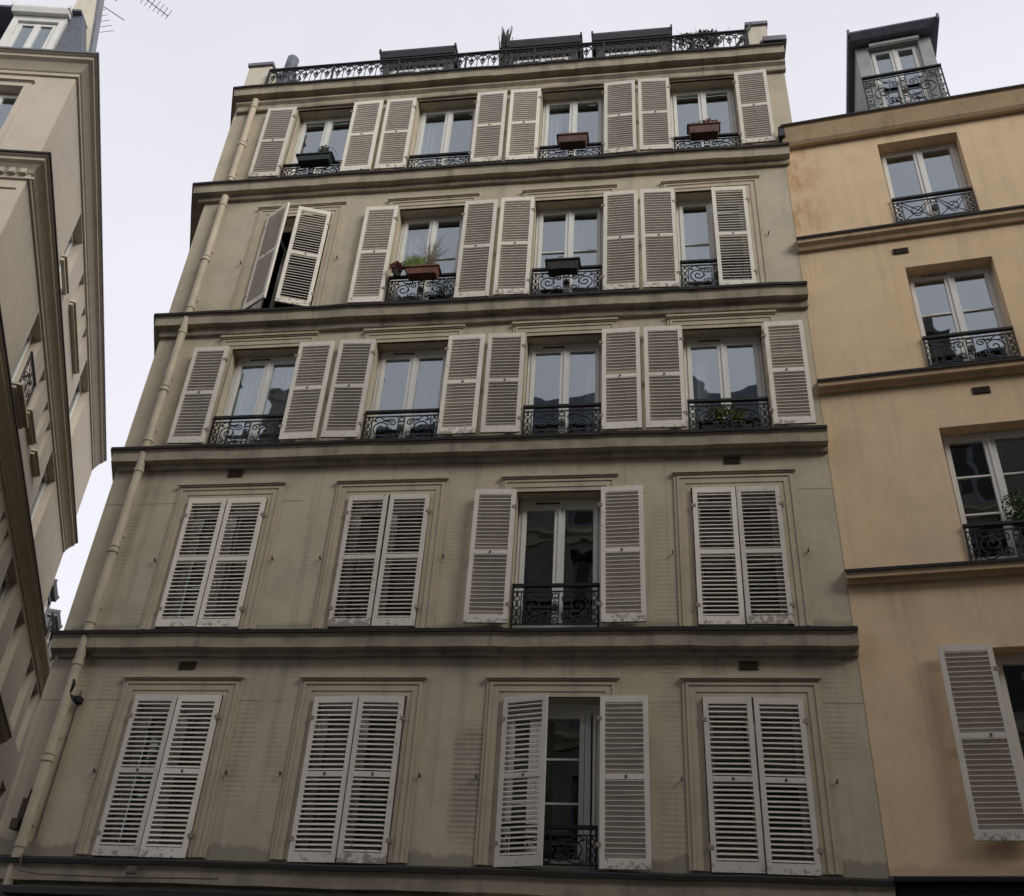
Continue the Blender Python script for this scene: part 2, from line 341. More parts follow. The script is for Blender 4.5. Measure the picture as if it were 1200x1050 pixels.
def spiral(cx,cz,r0,turns,start,sgn=1,n=30,r1=.012):
    return [(cx+(r0+(r1-r0)*k/n)*cos(start+sgn*2*pi*turns*k/n),0,cz+(r0+(r1-r0)*k/n)*sin(start+sgn*2*pi*turns*k/n)) for k in range(n+1)]
def circ(cx,cz,r,n=12): return [(cx+r*cos(2*pi*k/n),0,cz+r*sin(2*pi*k/n)) for k in range(n)]
def railing_mesh(w,h,style=0,name='railing'):
    m=MB(); hw=w/2; q=.0075
    m.box(-hw,hw,-.026,.026,h-.036,h); m.box(-hw,hw,-.008,.008,h-.105,h-.09); m.box(-hw,hw,-.008,.008,.03,.046)
    for x in (-hw+.012,hw-.012): m.box(x-.011,x+.011,-.011,.011,0,h-.036)
    zb,zt=.046,h-.105; H=zt-zb; zc=(zb+zt)/2
    ix=hw-.115
    for sx in (-1,1):
        m.box(sx*ix-.007,sx*ix+.007,-.007,.007,zb,zt)
        for k in range(3): m.tube(circ(sx*(hw-.065),zb+H*(.2+.3*k),.034,10),q,5,True)
        for k in range(4): m.tube(circ(sx*(hw-.065),zb+H*(.05+.3*k),.014,8),q,5,True)
        if style==0:
            c0,c1=.055,ix-.01; W=c1-c0; R=min(W*.36,H*.36)
            m.tube([(sx*a,0,b) for a,_,b in spiral(c0+W*.62,zc+H*.05,R,1.7,-1.2)],q*1.25,5)
            m.tube([(sx*a,0,b) for a,_,b in spiral(c0+W*.2,zb+H*.27,R*.55,1.5,.6,-1)],q*1.2,5)
            m.tube([(sx*a,0,b) for a,_,b in spiral(c0+W*.2,zb+H*.76,R*.5,1.5,-.6,1)],q*1.2,5)
            m.tube([(sx*(c0+W*.05+W*.9*k/14),0,zb+H*(.12+.10*sin(k/14*pi*2))) for k in range(15)],q*1.2,5)
            m.tube([(sx*(c0+W*.3+W*.68*k/14),0,zt-H*(.08+.09*sin(k/14*pi*2.2))) for k in range(15)],q*1.1,5)
            for a,b,ang in ((.45,.18,.5),(.8,.2,-.6),(.38,.56,1.2),(.9,.85,.3),(.5,.86,-.3)):
                x=sx*(c0+W*a); z=zb+H*b; ux,uz=cos(ang)*sx,sin(ang)
                m.prism([(x-ux*.04,-.005,z-uz*.04),(x-uz*.014,-.005,z+ux*.014),(x+ux*.04,-.005,z+uz*.04),(x+uz*.014,-.005,z-ux*.014)],
                        [(x-ux*.04,.005,z-uz*.04),(x-uz*.014,.005,z+ux*.014),(x+ux*.04,.005,z+uz*.04),(x+uz*.014,.005,z-ux*.014)])
        else:
            c0,c1=.05,ix; W=c1-c0
            for a,b,c,d in ((0,0,1,1),(0,1,1,0)): m.tube([(sx*(c0+W*a),0,zb+H*b),(sx*(c0+W*.5),0,zc+(.02 if a==0 and b==0 else -.02)),(sx*(c0+W*c),0,zb+H*d)],q,5)
            m.tube(circ(sx*(c0+W*.5),zc,H*.2,14),q,5,True); m.tube([(sx*(c0+W*k/10),0,zc+H*.33*cos(k/10*2*pi)) for k in range(11)],q,5)
    for x in (-.042,.042): m.box(x-.006,x+.006,-.006,.006,zb,zt)
    for k in range(4):
        m.tube(circ(0,zb+H*(.13+.25*k),.036 if k%2 else .028,10),q,5,True)
        m.tube([(-.03,0,zb+H*(.02+.25*k)),(0,0,zb+H*(.08+.25*k)),(.03,0,zb+H*(.02+.25*k))],q,5)
    m.prism([(-.05,-.014,zc),(0,-.014,zc-.06),(.05,-.014,zc),(0,-.014,zc+.06)],[(-.05,.014,zc),(0,.014,zc-.06),(.05,.014,zc),(0,.014,zc+.06)])
    return m.mesh(name,M['iron'])

def surround_mesh(hw,h,side_h):                     # moulded architrave: x centred, z=0 at opening head; legs go down side_h
    m=MB(); o=.205
    def band(a,b,proud):                            # a<b offsets from the opening edge
        m.box(-hw-b,-hw-a,-proud,.03,-side_h,b); m.box(hw+a,hw+b,-proud,.03,-side_h,b); m.box(-hw-a,hw+a,-proud,.03,a,b)
    band(.0,.06,.012); band(.06,.135,.022); band(.135,.165,.034); band(.165,o,.02)
    m.box(-hw-o-.01,hw+o+.01,-.062,.03,o,o+.03); m.box(-hw-o+.01,hw+o-.01,-.045,.03,o-.02,o); 
    return m.mesh('window_surround',M['surround'])
def vent_mesh():
    m=MB(); m.box(-.105,.105,-.012,.02,-.05,.05); m.mi=1
    for k in range(5): m.box(-.09,.09,-.02,-.012,-.042+k*.019,-.034+k*.019)
    return m.mesh('vent_grille',[M['vent'],M['rust']])
VENT=vent_mesh()
def dog_mesh():
    m=MB(); m.tube([(0,.02,0),(0,-.045,0)],.008,6); m.box(-.009,.009,-.054,-.042,-.024,.018); return m.mesh('shutter_stop',M['rust'])
DOG=dog_mesh()

# ================================================================== THE GREY APARTMENT BUILDING
GX=[-5.64,-3.4325,-1.23,.96]; HW=.54
XL,XR=-7.40,2.135
#       top   bottom(shutter)  rail   cornice below  window base
FL=[(16.945,15.10,15.43,14.92,14.99),(14.16,12.075,12.64,11.94,12.01),(11.325,9.585,10.06,9.45,9.52),(8.685,6.825,7.355,6.70,6.77),(5.945,4.125,4.545,4.04,4.11)]
grey=thing('apartment_building',((XL+XR)/2,0,0),'tall grey-beige plaster apartment building with rows of white louvred shutters','building')
LD=Vector((-.40,.9165)); BACK=28.0
lb=(XL+LD.x*BACK/LD.y,BACK)
m=MB()
holes=[(cx-HW,cx+HW,b,t) for cx in GX for (t,_,_,_,b) in FL]
holes+=[(-6.2,-2.7,.5,2.95),(-1.9,1.6,.5,2.95)]
m.wall(XL,XR,-.3,15.2,[h for h in holes if h[3]<15.2]+[],.34)
m.wall(XL,2.34,15.2,17.6,[(h[0],h[1],15.2,h[3]) for h in holes if h[3]>15.2],.34)
# strip between window base and 15.2 on the top floor is hidden by ledge; side, back and inner skins
m.poly([(lb[0],lb[1],-.3),(XL,0,-.3),(XL,0,17.6),(lb[0],lb[1],17.6)])
m.poly([(XR,.0,-.3),(XR,BACK,-.3),(XR,BACK,15.2),(XR,0,15.2)]); m.poly([(2.34,.0,15.2),(2.34,BACK,15.2),(2.34,BACK,17.6),(2.34,0,17.6)]); m.poly([(XR,0,15.2),(2.34,0,15.2),(2.34,BACK,15.2),(XR,BACK,15.2)])
m.poly([(lb[0],BACK,-.3),(2.34,BACK,-.3),(2.34,BACK,17.6),(lb[0],BACK,17.6)])
part('wall',m.mesh('grey_wall',M['plaster'],fix=False),grey)
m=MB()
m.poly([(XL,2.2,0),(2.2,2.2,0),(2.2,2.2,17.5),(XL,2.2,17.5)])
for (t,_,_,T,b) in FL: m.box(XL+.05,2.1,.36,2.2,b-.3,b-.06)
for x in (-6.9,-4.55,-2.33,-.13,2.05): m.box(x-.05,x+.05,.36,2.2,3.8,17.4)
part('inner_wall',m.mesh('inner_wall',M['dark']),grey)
# cornices / string courses
def cornice(T,P=.2,H=.28,S=.07,D=.048,fz=.055):
    return [(-.02,T-H),(fz,T-H),(fz+.008,T-H+.035),(fz+.008,T-.225),(P-.04,T-.21),(P-.035,T-.15),(P-.03,T-D-.03),(P-.012,T-D),(P-.012,T-.012),(-.02,T+S-.012)]
def drip(T,P=.2,S=.07,D=.048):
    return [(P-.010,T-D+.004),(P+.008,T-D+.004),(P+.008,T),(-.015,T+S+.004),(-.015,T+S-.010),(P-.010,T-.010)]
CO=[(17.50,.22,.52,2.36,.105),(14.92,.2,.31,2.20,-.07),(11.94,.2,.34,2.16,.045),(9.45,.2,.29,2.142,.085),(6.70,.2,.28,2.15,.11),(4.04,.2,.30,2.14,.1)]
for T,P,H,xr,xl in CO:
    path=[(XL+xl+LD.x*5,LD.y*5),(XL+xl,0),(xr,0)]
    m=MB(); m.sweep(path,cornice(T,P,H),jit=T)
    if H>.5: m.sweep(path,[(-.02,T-.52),(.03,T-.52),(.05,T-.49),(.05,T-.43),(.11,T-.36),(.11,T-.33),(-.02,T-.33)])
    c=part('cornice',m.mesh('cornice',M['trim']),grey)
    d=MB(); d.sweep(path,drip(T,P),jit=T); sub('drip_edge',d.mesh('drip_edge',M['drip']),c)
# window surrounds, windows, shutters, railings
SUR=[surround_mesh(HW,0,t-b-.02) for (t,_,_,_,b) in FL]
WIN=[]
for i,(t,_,_,_,b) in enumerate(FL):
    WIN.append(window_meshes(2*HW-.02,t-b-.005,muntins=(.56,) if i==1 else (),vent=i in(2,3),top=.06 if i<2 else .10))
WIN5=window_meshes(2*HW-.02,FL[4][0]-FL[4][4]-.005,muntins=(.40,.69),single=(-.17,.36),top=.12)
m=MB(); hh=FL[1][0]-FL[1][4]-.005; w2=HW-.01
m.box(-w2,-w2+.045,0,.06,0,hh); m.box(w2-.045,w2,0,.06,0,hh); m.box(-w2+.045,w2-.045,0,.06,hh-.06,hh); m.box(-w2+.045,w2-.045,-.01,.06,0,.05)
for sx in (-1,1):
    x0,x1=sorted((sx*(w2-.05),sx*(w2-.10))); m.box(x0,x1,.06,.115,.06,hh-.07); m.box(x0,x1,.45,.50,.06,hh-.07); m.box(x0+.01,x1-.01,.115,.45,.06,.15); m.box(x0+.01,x1-.01,.115,.45,hh-.12,hh-.07)
WINOPEN=(m.mesh('window_open_inward',M['white']),None)
RAIL=railing_mesh(2*HW-.03,.56); RAILL=railing_mesh(2*HW-.03,.43)
OPEN=180
state={}                                            # (floor, column): (left angle, right angle)
for i in range(5):
    for c in range(4): state[i,c]=(OPEN,OPEN)
for k in ((3,0),(3,1),(3,3),(4,0),(4,1),(4,3)): state[k]=(0,0)
state[1,0]=(32,19); state[1,3]=(OPEN,2); state[4,2]=(14,OPEN); state[4,1]=(1.5,3.0); state[4,3]=(0,1.0)
for i,(t,zb,rl,T,b) in enumerate(FL):
    for c,cx in enumerate(GX):
        part('window_surround',SUR[i],grey,p=(cx,0,t))
        fm,gm=WIN5 if (i,c)==(4,2) else WINOPEN if (i,c)==(1,0) else WIN[i]
        w=part('window',fm,grey,p=(cx,.205,b+.002))
        if (i,c)!=(1,0):
            q=sub('pane',gm,w); q.rotation_euler=(random.uniform(-.002,.002),0,random.uniform(-.006,.006))
        for k,side in enumerate((1,-1)):
            a=state[i,c][k]; op=a>90
            aa=a-(random.uniform(.4,2.2) if op else random.uniform(-.3,.3) if a>5 else 0)
            hx=cx-side*(HW+(.004 if op else -.008)); y=-.088 if op else -.04
            lab='white louvred shutter leaf standing ajar' if 5<a<90 else None
            s=part('shutter',shutter_mesh(t-zb,side,rise=.0155 if op else .0132),grey,p=(hx+random.uniform(-.004,.004),y,zb-.015+random.uniform(-.012,.006)),rz=-side*rad(aa),label=lab)
            s.rotation_euler.y=random.uniform(-.006,.006)
            h=t-zb
            for f in (.13,.86): sub('hinge',HINGE,s,(0,0,h*f))
            if i!=3 or op: sub('latch',LATCH,s,(side*(.26+random.uniform(-.02,.02)),0,h*.51))
            if not op: part('shutter_stop',DOG,grey,p=(cx-side*.79,0,zb+h*.50))
        if state[i,c][0]>90 or state[i,c][1]>90:  # only where a leaf stands open
            rm=RAIL if i<4 else RAILL
            part('railing',rm,grey,p=(cx,-.012 if i else -.03,rl-(.56 if i<4 else .43)))
# curtains just inside a few windows
def curtain(x0,x1,z0,z1,mat,name='curtain'):
    m=MB(); n=int((x1-x0)/.03)+2; P=[(x0+(x1-x0)*k/n,.36+.022*sin(k*1.9)+.01*sin(k*.7)) for k in range(n+1)]
    m.prism([(a,b,z0) for a,b in P]+[(a,b+.006,z0) for a,b in P[::-1]],[(a,b,z1) for a,b in P]+[(a,b+.006,z1) for a,b in P[::-1]])
    part('curtain',m.mesh(name,mat),grey)
curtain(-6.15,-5.93,15.0,16.9,M['curtain_red'],'red_curtain')
curtain(-6.1,-5.2,9.55,11.25,M['curtain']); curtain(-1.2,-.72,12.1,14.0,M['curtain']); curtain(-.95,-.72,9.6,11.2,M['curtain']); curtain(.45,.75,9.6,11.2,M['curtain'])
curtain(-3.9,-3.55,15.0,16.9,M['curtain']); curtain(-3.9,-3.5,12.1,14.0,M['curtain']); curtain(-1.7,-1.45,15.0,16.9,M['curtain']); curtain(.48,.72,12.1,14.0,M['curtain'])
# vent grilles
for i,z in enumerate((11.68,9.085,6.32)):
    part('vent_grille',VENT,grey,p=(-5.645,-.002,z)); part('vent_grille',VENT,grey,p=(.955,-.002,z))
# downpipe, in lengths between the string courses
m=MB(); 
def pipe_seg(z0,z1,x=-6.985,yy=-.085,r=.056): m.tube([(x,yy,z0),(x,yy,z1)],r,14)
xp=-6.985
PY=-.128
for a,b in ((17.17,14.97),(14.60,3.6)):
    m.tube([(xp,PY,b),(xp,PY,a)],.056,16)
for a,b in ((17.17,15.02),(14.60,12.06),(11.80,9.56),(9.30,6.80),(6.50,4.14)):
    for z in (b+.05,a-.2): m.tube([(xp,PY,z-.03),(xp,PY,z+.03)],.066,16)
    zc=b+(a-b)*.42; m.tube([(xp,PY,zc-.03),(xp,PY,zc-.012),(xp,PY,zc+.012),(xp,PY,zc+.03)],.07,16); m.tube([(xp,PY,zc+.05),(xp,PY,zc+.075)],.067,16)
    for z in (b+.3,zc+.3): m.box(xp-.012,xp+.012,PY+.03,.0,z-.02,z+.02)
m.tube([(xp,PY,3.62),(xp,PY-.0,3.4),(xp,-.47,3.1),(xp,-.47,0)],.052,12)
pp=part('downpipe',m.mesh('downpipe',M['pipe']),grey)
m=MB(); m.tube([(xp+.01,-.15,6.12),(xp+.055,-.16,6.02),(xp+.03,-.15,5.9),(xp+.09,-.11,5.86)],.02,6); m.box(xp+.06,xp+.14,-.1,.0,5.83,5.9)
sub('rusted_clamp',m.mesh('rusted_clamp',M['iron']),pp)
m=MB()
m.box(xp-.17,xp-.10,-.09,.0,4.42,4.70); m.tube([(xp-.13,-.05,4.7),(xp-.12,-.06,4.8),(xp-.02,-.1,4.83)],.012,6); m.box(xp-.21,xp-.12,-.12,-.02,4.36,4.47)
part('junction_box',m.mesh('junction_box',M['rust']),grey)
m=MB(); m.tube([(xp+.09,-.02,6.0),(xp+.085,-.02,4.25),(xp+.1,-.12,4.14),(xp+.12,-.235,4.05),(xp+.14,-.236,3.9),(xp+.4,-.236,3.87),(xp+1.3,-.236,3.86),(-4.6,-.236,3.875)],.009,6)
m.box(-5.62,-5.52,-.27,-.21,3.90,3.97)
part('cable',m.mesh('cable',M['cable']),grey)
# ground floor: shop fascia, awning box, shop windows
m=MB(); m.box(-6.88,-2.2,-.42,.0,3.2,3.72); m.box(-6.80,-2.3,-.5,-.42,3.62,3.70); m.box(-2.2,2.1,-.16,.0,3.15,3.55)
part('shop_fascia',m.mesh('shop_fascia',M['shop'],bevel=.01),grey)
m=MB(); m.sweep([(-2.2,0),(2.14,0)],[(-.01,3.55),(.12,3.55),(.14,3.6),(.14,3.66),(.2,3.7),(.2,3.735),(-.01,3.735)])
part('fascia_moulding',m.mesh('fascia_moulding',M['trim']),grey)
for a,b in ((-6.2,-2.7),(-1.9,1.6)):
    m=MB(); n=3; W=(b-a)
    for k in range(n+1): x=a+W*k/n; m.box(max(a,x-.04),min(b,x+.04),.08,.16,.5,2.95)
    m.box(a,b,.07,.15,.5,.6); m.box(a,b,.07,.15,2.85,2.95); f=part('shop_window',m.mesh('shop_window',M['shop']),grey)
    g=MB(); g.box(a+.02,b-.02,.11,.12,.6,2.85); sub('pane',g.mesh('shop_pane',M['glass']),f)
# roof
m=MB(); xs=(XL-.0,2.3)
m.prism([(XL,.72,17.45),(XL,3.2,20.2),(XL,27.9,20.6),(XL,27.9,17.45)],[(2.3,.72,17.45),(2.3,3.2,20.2),(2.3,27.9,20.6),(2.3,27.9,17.45)])
m.box(XL+.02,2.3,.0,.75,17.5,17.56)
part('roof',m.mesh('roof',M['zinc']),grey)
def dormer(par,fr,x0,x1,y,z0,z1,mat,wmat_h=1.7,back=2.6,over=.07,name='dormer',head=.34):
    m=MB(); w=x1-x0
    m.box(x0+over,x0+over+.13,y,y+.12,z0,z1-.17); m.box(x1-over-.13,x1-over,y,y+.12,z0,z1-.17); m.box(x0+over+.13,x1-over-.13,y,y+.12,z1-head,z1-.17)
    m.poly([(x0+over,y+.12,z0),(x0+over,y+back,z0),(x0+over,y+back,z1-.17),(x0+over,y+.12,z1-.17)]); m.poly([(x1-over,y+.12,z0),(x1-over,y+back,z0),(x1-over,y+back,z1-.17),(x1-over,y+.12,z1-.17)])
    m.prism([(x0,y-.1,z1-.17),(x0,y-.14,z1-.05),(x0,y-.14,z1),(x0,y+back,z1+.1),(x0,y+back,z1-.17)],[(x1,y-.1,z1-.17),(x1,y-.14,z1-.05),(x1,y-.14,z1),(x1,y+back,z1+.1),(x1,y+back,z1-.17)])
    for x in (x0-.02,x1-.015): m.box(x,x+.035,y-.16,y+back,z1-.05,z1+.05)
    d=part(name,m.mesh(name,mat),par,fr)
    ww=w-2*over-.27; fm,gm=window_meshes(ww,z1-head-.005-z0,top=.05); wn=sub('window',fm,d,((x0+x1)/2,y+.06,z0+.002)); sub('pane',gm,wn)
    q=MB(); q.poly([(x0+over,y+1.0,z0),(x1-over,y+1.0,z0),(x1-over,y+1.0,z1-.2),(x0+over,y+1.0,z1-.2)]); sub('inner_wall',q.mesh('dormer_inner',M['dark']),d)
    return d
for x0,x1 in ((-5.17,-3.66),(-2.70,-1.19),(-.97,.53)): dormer(grey,WORLD,x0,x1,.80,17.56,19.58,M['darkzinc'],head=.36)
# end walls above the cornice
def block(name,x0,x1,y0,y1,z0,z1,cap=.05,lean=0):
    m=MB(); m.hexa([(x0,y0,z0),(x1,y0,z0),(x1,y1,z0),(x0,y1,z0),(x0+lean,y0+abs(lean)*0,z1),(x1+lean,y0,z1),(x1+lean,y1,z1),(x0+lean,y1,z1)])
    o=part(name,m.mesh(name,M['gable'],bevel=.008),grey)
    c=MB(); c.box(x0+lean-cap*.5,x1+lean+cap*.5,y0-.04,y1,z1+.002,z1+.09); sub('coping',c.mesh('coping',M['zinc'],bevel=.01),o)
    return o
block('end_wall',-7.42,-6.97,.02,3,17.56,18.42)
block('end_wall',1.83,2.18,.12,3,17.56,18.55)
m=MB(); m.box(2.02,2.42,-.24,.6,17.565,17.70); m.box(1.97,2.1,-.2,.5,17.565,17.64); part('coping',m.mesh('coping_end',M['zinc'],bevel=.02),grey)
# roof-edge railing
m=MB(); L0,L1=-6.94,1.80; n=42; u=(L1-L0)/n; yb=-.05; Z0,Z1=17.60,18.19; q=.0115
m.box(L0,L1,yb-.022,yb+.022,Z1-.03,Z1); m.box(L0,L1,yb-.01,yb+.01,Z1-.075,Z1-.06); m.box(L0,L1,yb-.012,yb+.012,Z0+.03,Z0+.05)
for k in range(n+1):
    x=L0+u*k
    if k%6==0: m.box(x-.016,x+.016,yb-.016,yb+.016,Z0-.06,Z1-.03)
    if k==n: break
    xc=x+u/2; zt=Z1-.075
    m.tube([(x+u*(.5+.48*cos(pi-j/12*pi)),yb,zt-.15+.13*sin(j/12*pi)) for j in range(13)],q,5)
    m.tube([(x+u*j/12-0,yb,zt-.035-.15*sin(j/12*pi)) for j in range(13)],q*.9,5)
    m.tube([(xc,yb,Z0+.05),(xc,yb,zt)],q*.8,5); m.tube([(x,yb,Z0+.05),(x,yb,zt-.14)],q*.7,5)
    for sx in(-1,1): m.tube([(xc,yb,zt-.28),(xc+sx*.035,yb,zt-.21),(xc+sx*.02,yb,zt-.15),(xc,yb,zt-.19)],q,5)
    m.prism([(xc-.032,yb-.006,zt-.14),(xc,yb-.006,zt-.2),(xc+.032,yb-.006,zt-.14),(xc,yb-.006,zt-.07)],[(xc-.032,yb+.006,zt-.14),(xc,yb+.006,zt-.2),(xc+.032,yb+.006,zt-.14),(xc,yb+.006,zt-.07)])
for j in range(3): m.tube([(1.80-.02,yb+.02+.12*j,Z0+.1),(1.80,yb+.02+.12*j,Z1-.05)],q,5)
m.tube([(L1,yb,Z1),(L1+.12,yb+.15,Z1+.42)],.02,6); m.tube([(L1-.33,yb+.1,Z0),(L1+.08,yb+.16,Z1+.3)],.03,6)
part('roof_railing',m.mesh('roof_railing',M['iron']),grey)

# ================================================================== THE YELLOW BUILDING
YF=Frame((2.137,0,0),-7)
yel=thing('apartment_building',(5.5,-.3,0),'ochre yellow plaster apartment building with a single white shutter leaf','building')
YW=[(1.38,2.52,12.96,14.765,13.495),(1.38,2.50,10.30,12.135,10.83),(1.35,2.48,7.50,9.38,7.97),(1.38,2.50,4.30,6.455,None)]
m=MB(); hs=[]
for (a,b,c,d,_) in YW: hs+= [(a,b,c,d),(a+3.1,b+3.1,c,d)]
m.wall(0.003,8.5,-.3,15.35,hs+[(.8,3.4,.4,2.9),(4.2,7.6,.4,2.9)],.34)
m.poly([(.003,.34,-.3),(.003,8,-.3),(.003,8,15.35),(.003,.34,15.35)]); m.poly([(8.5,0,-.3),(8.5,8,-.3),(8.5,8,15.35),(8.5,0,15.35)]); m.poly([(0.003,8,-.3),(8.5,8,-.3),(8.5,8,15.35),(.003,8,15.35)])
part('wall',m.mesh('yellow_wall',M['yellow'],fix=False),yel,YF)
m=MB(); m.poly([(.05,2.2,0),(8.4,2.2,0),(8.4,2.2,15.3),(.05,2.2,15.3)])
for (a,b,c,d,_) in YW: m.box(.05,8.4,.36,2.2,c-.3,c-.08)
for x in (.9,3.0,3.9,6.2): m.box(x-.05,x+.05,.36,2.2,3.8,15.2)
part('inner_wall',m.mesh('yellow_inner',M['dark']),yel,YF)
def ycorn(T,P,H,x0=.0,extra=False):
    m=MB(); pr=[(-.02,T-H),(P*.35,T-H),(P*.5,T-H+.05),(P*.85,T-.1),(P*.9,T-.05),(P-.01,T-.04),(P-.01,T-.012),(-.02,T+.05)]
    m.sweep([(x0,0),(8.5,0)],pr); c=part('cornice',m.mesh('cornice_yellow',M['yellow_trim']),yel,YF)
    d=MB(); d.sweep([(x0-.005,0),(8.5,0)],[(P-.008,T-.038),(P+.008,T-.038),(P+.008,T),(-.015,T+.068),(-.015,T+.052),(P-.008,T-.010)]); sub('drip_edge',d.mesh('drip_edge_yellow',M['drip']),c)
ycorn(15.33,.22,.36); ycorn(12.88,.14,.19); ycorn(10.235,.14,.155); ycorn(7.435,.14,.14); 
RY=railing_mesh(1.10,.52,0,'railing'); RY1=railing_mesh(1.10,.52,1,'railing')
wm=[window_meshes(1.12,d-c-.005,muntins=mu,top=.06,vent=v) for (a,b,c,d,_),mu,v in zip(YW,((),(.60,),(.38,.68),()),(False,True,False,False))]
for k,(a,b,c,d,rl) in enumerate(YW):
    for dx in (0,3.1):
        w=part('window',wm[k][0],yel,YF,((a+b)/2+dx,.2,c+.002)); sub('pane',wm[k][1],w)
        if rl: part('railing',RY1 if k==0 else RY,yel,YF,((a+b)/2+dx,-.02,rl-.52))
YS=(shutter_mesh(2.03,1,.55),shutter_mesh(2.03,-1,.55))
for dx in (0,3.1):
    for k,side in enumerate((1,-1)):
        cx=1.94+dx; s=part('shutter',YS[k],yel,YF,(cx-side*.568,-.085,4.43),rz=-side*rad(178.5))
        for f in (.13,.86): sub('hinge',HINGE,s,(0,0,2.03*f))
        sub('latch',LATCH,s,(side*.2,0,2.03*.51))
for u_,z_ in ((1.37,12.455),(1.935,9.885),(4.5,12.45),(5.0,9.88)): part('vent_grille',VENT,yel,YF,(u_,-.002,z_))
m=MB(); m.box(.05,8.4,-.16,.0,3.2,4.03); m.box(.02,8.45,-.22,.0,4.03,4.08)
part('shop_fascia',m.mesh('shop_fascia_yellow',M['shop'],bevel=.01),yel,YF)
m=MB(); m.sweep([(0.0,0),(8.5,0)],[(-.01,4.085),(.05,4.085),(.06,4.12),(-.01,4.14)]); part('fascia_flashing',m.mesh('fascia_flashing',M['paving']),yel,YF)
m=MB(); m.box(-.05,.05,-.20,-.03,15.10,15.33); m.tube([(0,-.1,15.12),(0,-.06,14.98)],.04,8); part('gutter_box',m.mesh('gutter_box',M['darkzinc'],bevel=.015),yel,YF)
m=MB(); m.prism([(.0,.2,15.3),(.0,3,17.6),(.0,7.9,18),(.0,7.9,15.3)],[(8.5,.2,15.3),(8.5,3,17.6),(8.5,7.9,18),(8.5,7.9,15.3)]); part('roof',m.mesh('roof_yellow',M['zinc']),yel,YF)
# dormer of the yellow building
yo=.30
def ydorm():
    m=MB(); x0,x1=1.43,2.63; z0,z1=15.3,17.63; b=2.6
    m.box(x0,x0+.20,yo,yo+.14,z0,z1); m.box(x1-.20,x1,yo,yo+.14,z0,z1); m.box(x0+.2,x1-.2,yo+.0,yo+.13,z1-.07,z1)
    for x in (x0,x1): m.poly([(x,yo+.14,z0),(x,yo+b,z0),(x,yo+b,z1),(x,yo+.14,z1)])
    d=part('dormer',m.mesh('dormer_yellow',M['zincpale']),yel,YF)
    r=MB(); X0,X1=1.33,2.77
    r.prism([(X0,yo-.16,17.66),(X0,yo-.24,17.765),(X0,yo-.24,17.80),(X0,yo+b,17.95),(X0,yo+b,17.64)],[(X1,yo-.16,17.66),(X1,yo-.24,17.765),(X1,yo-.24,17.80),(X1,yo+b,17.95),(X1,yo+b,17.64)])
    for x in (X0-.015,X1-.02): r.box(x,x+.035,yo-.27,yo+b,17.70,17.84)
    sub('roof',r.mesh('dormer_roof',M['slate']),d)
    r=MB(); r.box(x0+.22,x1-.18,yo-.07,yo-.015,17.565,17.625); sub('awning_rail',r.mesh('awning_rail',M['white']),d)
    fm,gm=window_meshes(.80,z1-.075-z0,top=.05); w=sub('window',fm,d,((x0+x1)/2,yo+.07,z0+.002)); sub('pane',gm,w)
    sub('railing',railing_mesh(1.24,.95,0,'railing'),d,((x0+x1)/2,yo-.07,15.78))
    q=MB(); q.poly([(x0,yo+1,z0),(x1,yo+1,z0),(x1,yo+1,z1),(x0,yo+1,z1)]); sub('inner_wall',q.mesh('dormer_inner',M['dark']),d)
    f=MB(); f.box(x0-.05,x1+.05,yo-.15,yo,15.36,15.44); sub('sill',f.mesh('dormer_sill',M['zinc']),d)
M['zincpale']=simple('zinc_pale',(.36,.38,.37),.6,.1,var=.25,scale=3)
ydorm()

# ================================================================== THE CORNER BUILDING ON THE LEFT
WC=(-11.281,.311)
FF=Frame((*WC,0),9.21); SF=Frame((*WC,0),115.03)
lef=thing('corner_building',(WC[0],WC[1],0),'cream corner building with slate dormer roof, seen edge-on down the side street','building')
SE=15.25
SW=[]
for T in (18.94,15.90,12.86,9.85,6.8,3.4):
    SW+=[(3.73,4.75,T-1.95,T),(5.76,6.20,T-1.05,T),(7.05,7.41,T-1.05,T),(7.92,8.30,T-1.05,T),(9.27,10.83,T-1.95,T),(12.2,13.3,T-1.95,T)]
SWv=[h for h in SW if not (h[0]>12 and h[3]>15)]
FWs=[(-1.95-dx,-.93-dx,T-1.75,T) for T in (18.62,15.2,12.2,9.2,6.2) for dx in (0,2.4)]
FWs=[h for h in FWs if not (h[3]==15.2 or False) or h[0]<-1]
m=MB(); m.M=FF.M(); m.wall(-6,0,-.3,19.3,[h for h in FWs if h[0]>-5.9],.32,False)
m.M=SF.M(); m.wall(0,SE,-.3,19.3,SWv,.32,False); m.poly([(SE,0,-.3),(SE,6,-.3),(SE,6,19.3),(SE,0,19.3)])
m.poly([(0,6,-.3),(SE,6,-.3),(SE,6,19.3),(0,6,19.3)])
m.M=FF.M(); m.poly([(-6,0,-.3),(-6,5,-.3),(-6,5,19.3),(-6,0,19.3)])
part('wall',MB.mesh(m,'corner_wall',M['cream'],fix=False),lef)
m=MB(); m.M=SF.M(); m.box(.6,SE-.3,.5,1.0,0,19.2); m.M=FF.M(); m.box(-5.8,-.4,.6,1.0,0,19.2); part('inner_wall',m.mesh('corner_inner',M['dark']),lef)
def wpt(fr,x,y): v=fr.w((x,y,0)); return (v.x,v.y)
FP=wpt(FF,-6,0)
